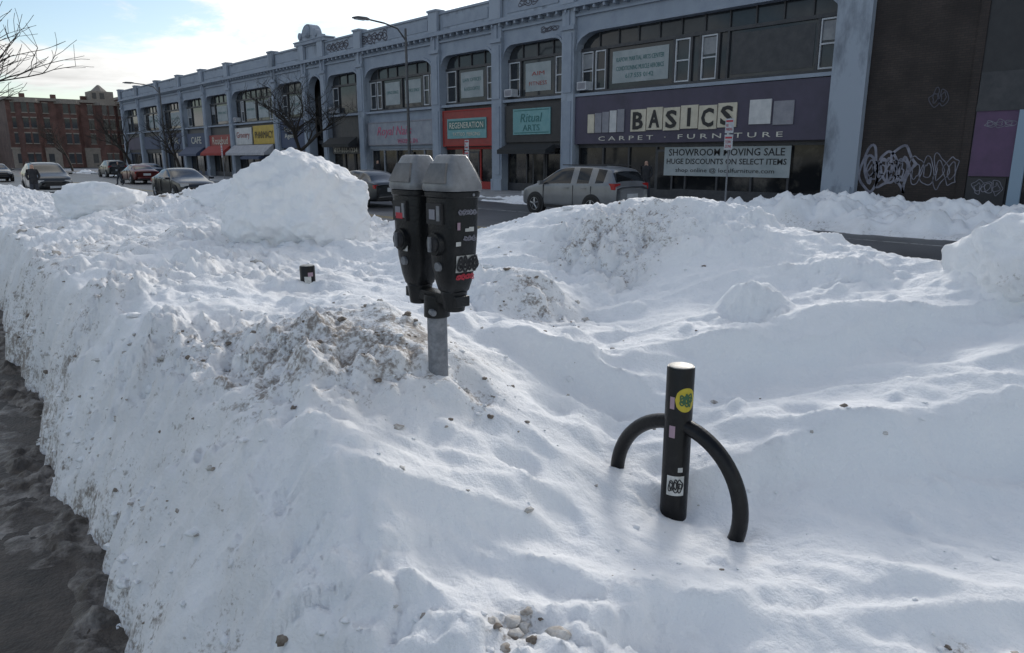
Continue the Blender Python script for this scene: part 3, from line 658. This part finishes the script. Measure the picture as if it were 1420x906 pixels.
# ------------------------------------------------------------ street lamps, signs
def lamp(x,y,h):
    e=empty('street_lamp'); s=MB(); s.tube((x,y,.1),(x,y,.7),.16,.14,'lamp',12); s.tube((x,y,.7),(x,y,h),.095,.06,'lamp',12)
    pts=[(x,y,h-.6),(x-.5,y,h-.05),(x-1.3,y,h+.12),(x-2.3,y,h+.2)]
    for a,b in zip(pts[:-1],pts[1:]): s.tube(a,b,.045,.04,'lamp',8)
    s.loft([[(x-2.2-t,y-w,h+.15),(x-2.2-t,y+w,h+.15),(x-2.2-t,y+w*.7,h+.15+q),(x-2.2-t,y-w*.7,h+.15+q)] for t,w,q in((0,.07,.1),(.2,.15,.13),(.7,.16,.12),(.95,.08,.06))],'lamp')
    s.box(x-3.0,x-2.45,y-.12,y+.12,h+.12,h+.148,'head'); s.build('pole_and_head',e,smooth=True)
lamp(23,34.2,8.6); lamp(23,76.2,8.5)
def psign(x,y,top,name='parking_sign'):
    e=empty(name); s=MB(); s.tube((x,y,.1),(x,y,top),.03,.03,'steel',8)
    s.box(x-.045,x-.033,y-.16,y+.16,top-.5,top-.03,'white'); s.box(x-.045,x-.033,y-.16,y+.16,top-1.05,top-.55,'white')
    s.box(x-.05,x-.045,y-.13,y+.13,top-.14,top-.08,'stkr'); s.box(x-.05,x-.045,y-.13,y+.13,top-.68,top-.62,'stkr')
    s.build('post_and_plates',e,bevel=.003); text('NO\nPARKING',.24,.22,(x-.052,y,top-.31),FX,FZ,'stkr',e,'lettering',.003); text('TOW\nZONE',.24,.24,(x-.052,y,top-.86),FX,FZ,'stkr',e,'lettering',.003)
psign(22.3,13.9,3.25); psign(22.4,27.4+.9,2.8); psign(22.4,60,3)
# ------------------------------------------------------------ cars
def car(name,x,y,heading,paint,kind='suv',lights=False):
    e=empty(name); s=MB()
    if kind=='suv':
        st=[(2.27,.42,.60,.66,.62,.55),(2.20,.26,.74,.82,.80,.70),(1.95,.22,.90,.97,.89,.78),(1.25,.22,1.03,1.10,.92,.80),(.50,.22,1.06,1.60,.925,.66),(.10,.22,1.07,1.66,.93,.68),(-.42,.22,1.08,1.68,.93,.685),(-.50,.22,1.08,1.68,.93,.685),(-1.28,.22,1.10,1.66,.93,.67),(-1.38,.22,1.10,1.655,.93,.665),(-1.85,.24,1.13,1.60,.915,.65),(-2.02,.26,1.13,1.56,.90,.63),(-2.25,.32,1.10,1.14,.86,.76),(-2.30,.45,.95,1.0,.80,.72)]
        wsc=3; rwi=11; glass_side=[3,4,5,7,9]; wh=.34; ax=(1.38,-1.32)
    else:
        st=[(2.32,.38,.52,.58,.60,.55),(2.24,.24,.66,.72,.78,.70),(1.9,.20,.80,.86,.87,.76),(1.05,.20,.92,.98,.90,.78),(.25,.20,.95,1.38,.905,.60),(-.1,.20,.96,1.44,.91,.61),(-.32,.20,.96,1.45,.91,.61),(-.40,.20,.96,1.45,.91,.61),(-1.05,.20,.98,1.40,.91,.60),(-1.12,.20,.98,1.39,.91,.60),(-1.3,.20,.99,1.34,.90,.59),(-1.45,.20,1.0,1.28,.90,.59),(-1.95,.22,.99,1.04,.88,.76),(-2.25,.26,.95,1.0,.84,.72),(-2.33,.40,.85,.9,.76,.70)]
        wsc=3; rwi=11; glass_side=[3,4,5,7,9]; wh=.32; ax=(1.40,-1.38)
    rings=[]
    for (sx,zb,zs,zt,hw,hr) in st:
        mid=zb+(zs-zb)*.55
        half=[(hw*.86,zb),(hw*.98,zb+.10),(hw*1.0,mid),(hw*.975,zs),(hr+.02,zt-.05),(hr*.8,zt),(0,zt+.015)]
        rings.append([(sx,yy,zz) for yy,zz in half]+[(sx,-yy,zz) for yy,zz in reversed(half[:-1])])
    n=len(rings[0]); b=len(s.v); kp=s.m(paint); kg=s.m('carglass')
    for r_ in rings: s.v+=r_
    for q in range(len(rings)-1):
        for i in range(n):
            j=(i+1)%n; k=kp
            if (i==3 or i==8) and q in glass_side: k=kg
            if i in(4,5,6,7) and q in(wsc,rwi): k=kg
            if i==n-1: k=s.m('plastic')
            s.f.append((b+q*n+i,b+q*n+j,b+(q+1)*n+j,b+(q+1)*n+i)); s.mi.append(k)
    s.f.append(tuple(b+i for i in range(n))); s.mi.append(kp); ee=b+(len(rings)-1)*n; s.f.append(tuple(ee+i for i in reversed(range(n)))); s.mi.append(kp)
    R=Matrix.Rotation(heading,3,'Z')
    def fin(mb,nm,bev=0,sub=0,ang=35):
        mb.v=[tuple(R@Vector(v)+Vector((x,y,0))) for v in mb.v]; o=mb.build(nm,e,smooth=True,bevel=bev,angle=ang)
        if sub:
            m=o.modifiers.new('s','SUBSURF'); m.levels=sub;m.render_levels=sub
        return o
    o=fin(s,'body',0,2,180)
    me=o.data; cr=me.attributes.new('crease_edge','FLOAT','EDGE')
    vals=[]
    for ed in me.edges:
        i0,i1=ed.vertices[0]%n,ed.vertices[1]%n; 
        vals.append(.45 if (i0==i1 and i0 in(1,3,4,8,9,11)) else 0)
    cr.data.foreach_set('value',vals)
    w=MB()
    for axx in ax:
        for sd in(-1,1):
            hw=.925 if kind=='suv' else .905
            w.tube((axx,sd*(hw-.16),wh),(axx,sd*(hw+.008),wh),wh+.09,wh+.08,'plastic',24)
            prof=[(.62,.20),(.97,.205),(1.0,.17),(1.0,.02),(.95,-.015),(.66,-.02)]
            rg=[]
            for k in range(24):
                t=2*math.pi*k/24; rg.append([(axx+math.cos(t)*wh*pr,sd*(hw+.03-of),wh+math.sin(t)*wh*pr) for pr,of in prof])
            rg.append(rg[0]); 
            for k in range(24):
                for q in range(5): w.poly([rg[k][q],rg[k][q+1],rg[k+1][q+1],rg[k+1][q]],'rubber')
            w.tube((axx,sd*(hw-.02),wh),(axx,sd*(hw+.025),wh),wh*.67,wh*.67,'plastic',20)
            for k in range(5):
                t=2*math.pi*k/5+.3; w.tube((axx+math.cos(t)*.05,sd*(hw+.045),wh+math.sin(t)*.05),(axx+math.cos(t)*wh*.62,sd*(hw+.035),wh+math.sin(t)*wh*.62),.035,.025,'rim',5)
            w.tube((axx,sd*(hw),wh),(axx,sd*(hw+.06),wh),.06,.05,'rim',10)
            for k in range(20):
                t=2*math.pi*k/20;t2=2*math.pi*(k+1)/20; w.tube((axx+math.cos(t)*wh*.65,sd*(hw+.035),wh+math.sin(t)*wh*.65),(axx+math.cos(t2)*wh*.65,sd*(hw+.035),wh+math.sin(t2)*wh*.65),.014,.014,'rim',4,False)
    for sd in(-1,1):
        zz=1.1 if kind=='suv' else 1.0
        w.loft([[(.95+a,sd*(.93+.02),zz-q),(.95+a,sd*(1.12),zz-q*.8),(.95+a,sd*(1.12),zz+q*.8),(.95+a,sd*(.93),zz+q)] for a,q in((0,.07),(.08,.06),(.13,.02))],paint)
        if kind=='suv':
            w.tube((.3,sd*.62,1.70),(-1.7,sd*.62,1.68),.018,.018,'plastic',6)
            w.box(-2.27,-2.0,*((.58,.87) if sd>0 else (-.87,-.58)),.92,1.12,'tail')
        else:
            w.box(-2.31,-2.05,*( (.5,.83) if sd>0 else (-.83,-.5)),.76,.90,'tail')
        w.box(2.0,2.235,*( (.48,.80) if sd>0 else (-.80,-.48)),.62,.76,'head')
        w.box(-1.1,.9,*((.90,.935) if sd>0 else (-.935,-.90)),.24,.34,'plastic')
        for hx in(-.15,-.95): w.box(hx-.1,hx+.1,*((.925,.945) if sd>0 else (-.945,-.925)),.92,.95,paint)
        for hx in(-.46,.98,-1.28): w.box(hx-.006,hx+.006,*((.90,.931) if sd>0 else (-.931,-.90)),.36,1.02,'plastic')
    w.box(2.2,2.28,-.42,.42,.40,.62,'plastic'); w.box(-2.32,-2.2,-.7,.7,.30,.46,'plastic'); w.box(-2.335,-2.29,-.26,.26,.62,.78,'white')
    w.box(2.275,2.29,-.25,.25,.34,.46,'white')
    fin(w,'wheels_and_trim',.0)
    return e
P_s=carpaint('silver_car_paint',(.22,.23,.245)); P_d=carpaint('charcoal_car_paint',(.05,.055,.06)); P_k=carpaint('black_car_paint',(.015,.017,.02)); P_r=carpaint('dark_red_car_paint',(.10,.012,.012)); P_b=carpaint('blue_car_paint',(.04,.065,.11))
hp=math.pi/2
car('parked_suv',19.1,17.7,hp,P_s,'suv'); car('sedan_car',15.9,27.2,hp,P_d,'sedan')
car('sedan_car',12,37.6,-hp,P_k,'sedan'); car('suv_car',8,48,-hp,P_d,'suv'); car('sedan_car',16.5,62,hp,P_r,'sedan')
car('parked_car',19.95,72,hp,P_b,'sedan'); car('parked_car',19.95,84,hp,P_d,'suv'); car('sedan_car',9,75,-hp,P_k,'sedan'); car('parked_car',19.95,46,hp,P_k,'sedan')
# ------------------------------------------------------------ pedestrians
def person(x,y,z,yaw,step=.16,h=1.7):
    k=h/1.72
    V=[((0,0,.95),(.15,.115)),((0,0,1.16),(.145,.11)),((0,0,1.36),(.165,.12)),((0,.01,1.47),(.062,.062)),((0,.025,1.57),(.078,.09)),((0,.02,1.66),(.075,.088))]
    E=[(0,1),(1,2),(2,3),(3,4),(4,5)]
    for sd in(-1,1):
        b=len(V); f=step*sd
        V+=[((sd*.17,0,1.40),(.065,.07)),((sd*.25,-.05,1.14),(.055,.055)),((sd*.18,.10,.97),(.045,.045))]; E+=[(2,b),(b,b+1),(b+1,b+2)]
        b=len(V); V+=[((sd*.09,0,.88),(.095,.10)),((sd*.10,f*.6+.04,.49),(.068,.07)),((sd*.10,f,.10),(.05,.055)),((sd*.11,f+.15,.05),(.042,.035))]; E+=[(0,b),(b,b+1),(b+1,b+2),(b+2,b+3)]
    me=bpy.data.meshes.new('p'); me.from_pydata([tuple(c*k for c in v[0]) for v in V],E,[]); o=bpy.data.objects.new('p',me); scene.collection.objects.link(o)
    o.modifiers.new('sk','SKIN'); 
    for i,v in enumerate(V): me.skin_vertices[0].data[i].radius=(v[1][0]*k,v[1][1]*k)
    me.skin_vertices[0].data[0].use_root=True
    su=o.modifiers.new('su','SUBSURF'); su.levels=2
    bpy.context.view_layer.update(); dg=bpy.context.evaluated_depsgraph_get(); m2=bpy.data.meshes.new_from_object(o.evaluated_get(dg)); bpy.data.objects.remove(o)
    m2.materials.clear()
    for q in('coat','jeans','skin','plastic'): m2.materials.append(M[q])
    for p in m2.polygons:
        c=p.center/k; p.use_smooth=True
        p.material_index=0 if c.z>.80 else 1 if c.z>.1 else 3
        if c.z>1.47: p.material_index=2 if (c.y>.02 and c.z<1.66) else 3
    o=bpy.data.objects.new('body',m2); scene.collection.objects.link(o); e=empty('pedestrian'); o.parent=e
    e.location=(x,y,z); e.rotation_euler=(0,0,yaw)
person(25.2,19.6,.12,1.9,.16,1.75); person(20,83,.0,1.2,.2); person(24.5,40,.12,3.1,.2); person(6.0,39,0,2.9,.2); person(14.2,58,0,1.3,.2)
# ------------------------------------------------------------ parking meter
PMt=empty('parking_meter'); mx_,my_=1.82,2.53
def sup(cx,cy,z,hx,hy,n=28,ex=3.6):
    r_=[]
    for i in range(n):
        t=2*math.pi*i/n; c,s_=math.cos(t),math.sin(t)
        r_.append((cx+hx*math.copysign(abs(c)**(2/ex),c),cy+hy*math.copysign(abs(s_)**(2/ex),s_),z))
    return r_
for hi,yc in enumerate((my_-.125,my_+.125)):
    z0=1.395; s=MB()
    s.loft([sup(mx_,yc,z0+a,bx,by) for a,bx,by in((0,.045,.045),(.012,.056,.056),(.05,.064,.070),(.13,.076,.084),(.25,.084,.094),(.36,.087,.098),(.395,.088,.099),(.40,.093,.104),(.418,.094,.105),(.422,.088,.099))],'meter')
    s.loft([sup(mx_,yc,z0+a,bx,by,28,5.5) for a,bx,by in((.4225,.090,.102),(.435,.094,.107),(.45,.092,.105),(.50,.074,.086),(.548,.052,.064),(.562,.044,.056),(.566,.034,.044))],'silver')
    x0=mx_-.08
    s.tube((x0+.01,yc,z0+.21),(x0-.022,yc,z0+.21),.050,.046,'meter',24); s.tube((x0-.02,yc,z0+.21),(x0-.034,yc,z0+.21),.034,.030,'plastic',20)
    s.box(x0-.045,x0-.030,yc-.006,yc+.006,z0+.18,z0+.24,'steel')
    s.tube((x0+.01,yc,z0+.115),(x0-.006,yc,z0+.115),.020,.018,'steel',14)
    s.box(x0-.016,x0+.005,yc-.05,yc+.05,z0+.29,z0+.375,'plastic'); s.box(x0-.020,x0-.014,yc-.012,yc+.026,z0+.31,z0+.35,'tileg'); s.box(x0-.0205,x0-.014,yc-.042,yc-.024,z0+.305,z0+.365,'steel')
    for sg in(-1,1):
        s.loft([[(mx_+sg*(.0925+d),yc-.078,z0+.455),(mx_+sg*(.0925+d),yc+.078,z0+.455),(mx_+sg*(.064+d),yc+.052,z0+.532),(mx_+sg*(.064+d),yc-.052,z0+.532)] for d in(-.012,.004)],'lens')
    s.tube((mx_+.03,yc,z0+.40),(mx_+.03,yc-.1065,z0+.408),.006,.006,'steel',8)
    s.build('head',PMt,smooth=True,angle=40)
    if hi==0:
        st=MB()
        def stick(x0_,x1_,z0_,z1_,m,off=.0):
            def yy(zv):
                a=[(.05,.070),(.13,.084),(.25,.094),(.36,.098)]; 
                for (za,ya),(zb,yb) in zip(a[:-1],a[1:]):
                    if za<=zv<=zb: return yc-(ya+(yb-ya)*(zv-za)/(zb-za))-.0025-off
                return yc-.1
            st.poly([(x0_,yy(z0_),z0+z0_),(x1_,yy(z0_),z0+z0_),(x1_,yy(z1_),z0+z1_),(x0_,yy(z1_),z0+z1_)],m); return yy
        stick(mx_-.050,mx_+.058,.095,.165,'stk')
        stick(mx_-.055,mx_-.030,.205,.222,'stk'); stick(mx_+.01,mx_+.035,.262,.280,'stk'); stick(mx_-.05,mx_-.035,.27,.30,'stkp'); stick(mx_-.01,mx_+.012,.262,.275,'stk')
        scribble(st,(mx_+.006,yc-.0865-.004,z0+.13),(1,0,0),(0,-.1,1),.10,.06,4,'black',44,.010)
        scribble(st,(mx_+.0,yc-.080,z0+.075),(1,0,0),(0,-.15,1),.09,.022,4,'stkr',45,.004)
        scribble(st,(mx_+.0,yc-.1015,z0+.34),(1,0,0),(0,0,1),.09,.02,5,'graf',46,.003)
        scribble(st,(mx_+.012,yc-.0975,z0+.235),(1,0,0),(0,-.05,1),.06,.02,3,'graf',47,.003)
        st.build('stickers',PMt)
    else:
        st=MB(); st.box(x0-.021,x0-.018,yc-.03,yc+.02,z0+.30,z0+.325,'stkr'); st.box(x0-.008,x0-.0055,yc-.04,yc-.01,z0+.16,z0+.19,'stk'); st.build('stickers',PMt)
s=MB()
s.tube((mx_,my_,1.27),(mx_,my_,1.37),.058,.056,'meter',20); s.box(mx_-.035,mx_+.035,my_-.19,my_+.19,1.340,1.385,'meter')
for d in(-.125,.125): s.tube((mx_,my_+d,1.315),(mx_,my_+d,1.402),.045,.058,'meter',20)
s.tube((mx_-.06,my_-.06,1.30),(mx_-.045,my_-.02,1.30),.015,.015,'steel',8)
s.build('yoke',PMt,smooth=True,bevel=.004)
s=MB(); s.tube((mx_,my_,.1),(mx_,my_,1.28),.044,.044,'steel',28); s.build('post',PMt,smooth=True)
# ------------------------------------------------------------ bike racks
def rack(x,y,top,stick=True):
    e=empty('bike_rack'); s=MB(); s.loft([sup(x,y,z,r,r,32,2) for z,r in((.1,.055),(top-.006,.055),(top,.052))],'rack'); s.loft([sup(x,y,z,r,r,32,2) for z,r in((top-.004,.049),(top+.003,.049),(top+.005,.043))],'cap'); s.build('post',e,smooth=True)
    s=MB(); rings=[]
    R_=.305; cz=.60; n=64
    for k in range(n):
        t=2*math.pi*k/n; c=Vector((x,y+R_*math.cos(t),cz+R_*math.sin(t))); rad=Vector((0,math.cos(t),math.sin(t)))
        rings.append([tuple(c+rad*.031*math.cos(u)+Vector((1,0,0))*.031*math.sin(u)) for u in [2*math.pi*q/14 for q in range(14)]])
    rings.append(rings[0]); s.loft(rings,'rack',False); s.build('ring',e,smooth=True,angle=180)
    st=MB()
    def patch(az,z,w,h,m,r=.0560,shape='rect'):
        n=12
        for k in range(n):
            u0=-1+2*k/n;u1=-1+2*(k+1)/n; a0=az+u0*w/2/r;a1=az+u1*w/2/r
            h0=h1=h/2
            if shape!='rect': h0=h/2*math.sqrt(max(0,1-u0*u0));h1=h/2*math.sqrt(max(0,1-u1*u1))
            st.poly([(x+r*math.cos(a0),y+r*math.sin(a0),z-h0),(x+r*math.cos(a1),y+r*math.sin(a1),z-h1),(x+r*math.cos(a1),y+r*math.sin(a1),z+h1),(x+r*math.cos(a0),y+r*math.sin(a0),z+h0)],m)
    def scr(az,z,w,h,m,seed,wd,r=.0575):
        q=MB(); scribble(q,(0,0,0),(1,0,0),(0,1,0),w,h,3,m,seed,wd)
        b=len(st.v); st.v+=[(x+(r)*math.cos(az+v[0]/r),y+(r)*math.sin(az+v[0]/r),z+v[1]) for v in q.v]
        k=st.m(m); st.f+=[tuple(b+i for i in f) for f in q.f]; st.mi+=[k]*len(q.f)
    az=math.atan2(-y,-x)
    if stick:
        patch(az+.50,top-.125,.09,.10,'stky',shape='o'); scr(az+.50,top-.125,.05,.05,'stkg',3,.006)
        patch(az+.05,top-.49,.072,.085,'stk'); scr(az+.05,top-.49,.055,.06,'black',9,.005)
        patch(az-.5,top-.14,.020,.05,'stkp'); patch(az-.4,top-.26,.025,.05,'stkp'); patch(az+.35,top-.42,.02,.02,'stk')
    else: patch(az,top-.10,.05,.05,'stk'); patch(az+.4,top-.06,.04,.03,'stkp')
    st.build('stickers',e)
rack(2.33,1.60,1.145); rack(2.40,4.96,1.17,False)
# ------------------------------------------------------------ world, sun, camera
AZ=60; EL=21
w=bpy.data.worlds.new('World'); scene.world=w; w.use_nodes=True; nt=w.node_tree; L=nt.links
bg=nt.nodes['Background']; bg.inputs['Strength'].default_value=.15
sky=nt.nodes.new('ShaderNodeTexSky'); sky.sky_type='NISHITA'; sky.sun_disc=False; sky.sun_elevation=math.radians(EL); sky.sun_rotation=math.radians(AZ); sky.dust_density=.8; sky.ozone_density=2.0
def MA(op,a,b=None,c=None):
    n=nt.nodes.new('ShaderNodeMath'); n.operation=op
    for i,v in enumerate((a,b,c)):
        if v is None: continue
        if isinstance(v,(int,float)): n.inputs[i].default_value=v
        else: L.new(v,n.inputs[i])
    return n.outputs[0]
tc=nt.nodes.new('ShaderNodeTexCoord'); sp=nt.nodes.new('ShaderNodeSeparateXYZ'); L.new(tc.outputs['Generated'],sp.inputs[0])
den=MA('MAXIMUM',MA('ADD',sp.outputs['Z'],.10),.05)
cb=nt.nodes.new('ShaderNodeCombineXYZ'); L.new(MA('DIVIDE',sp.outputs['X'],den),cb.inputs[0]); L.new(MA('DIVIDE',sp.outputs['Y'],den),cb.inputs[1])
def cn(sc,dt,dist,off):
    mp=nt.nodes.new('ShaderNodeMapping'); mp.inputs['Location'].default_value=off; L.new(cb.outputs[0],mp.inputs['Vector'])
    no=nt.nodes.new('ShaderNodeTexNoise'); no.inputs['Scale'].default_value=sc; no.inputs['Detail'].default_value=dt; no.inputs['Roughness'].default_value=.6; no.inputs['Distortion'].default_value=dist
    L.new(mp.outputs[0],no.inputs['Vector']); return no.outputs['Fac']
rp=nt.nodes.new('ShaderNodeMapRange'); rp.interpolation_type='SMOOTHSTEP'; rp.inputs[1].default_value=.45; rp.inputs[2].default_value=.57
L.new(cn(.75,10,.5,(3.3,1.2,0)),rp.inputs[0])
gd=Vector((math.sin(math.radians(AZ))*math.cos(math.radians(28)),math.cos(math.radians(AZ))*math.cos(math.radians(28)),math.sin(math.radians(28))))
dp=nt.nodes.new('ShaderNodeVectorMath'); dp.operation='DOT_PRODUCT'; L.new(tc.outputs['Generated'],dp.inputs[0]); dp.inputs[1].default_value=gd
glow=MA('POWER',MA('MAXIMUM',dp.outputs['Value'],0),6)
br=MA('ADD',MA('MULTIPLY',cn(1.6,8,.3,(7,2,0)),6.5),2.2)
br=MA('ADD',br,MA('MULTIPLY',glow,14))
cc=nt.nodes.new('ShaderNodeVectorMath'); cc.operation='SCALE'; cc.inputs[0].default_value=(1.0,1.0,.985); L.new(br,cc.inputs['Scale'])
mix=nt.nodes.new('ShaderNodeMix'); mix.data_type='RGBA'; L.new(rp.outputs[0],mix.inputs['Factor']); L.new(sky.outputs['Color'],mix.inputs['A']); L.new(cc.outputs[0],mix.inputs['B'])
L.new(mix.outputs['Result'],bg.inputs['Color'])
sd=bpy.data.lights.new('sun','SUN'); sd.energy=2.0; sd.angle=math.radians(14); sd.color=(1,.95,.88)
so=bpy.data.objects.new('sun',sd); scene.collection.objects.link(so)
az=math.radians(AZ); el=math.radians(EL); dr=Vector((math.sin(az)*math.cos(el),math.cos(az)*math.cos(el),math.sin(el)))
so.rotation_euler=dr.to_track_quat('Z','Y').to_euler()
cd=bpy.data.cameras.new('camera'); cd.sensor_width=36; cd.lens=25.35; cd.clip_end=3000; cd.clip_start=.05
co=bpy.data.objects.new('camera',cd); scene.collection.objects.link(co); co.location=(0,0,H); co.rotation_euler=(math.radians(90-13.2),0,math.radians(-41.8)); scene.camera=co
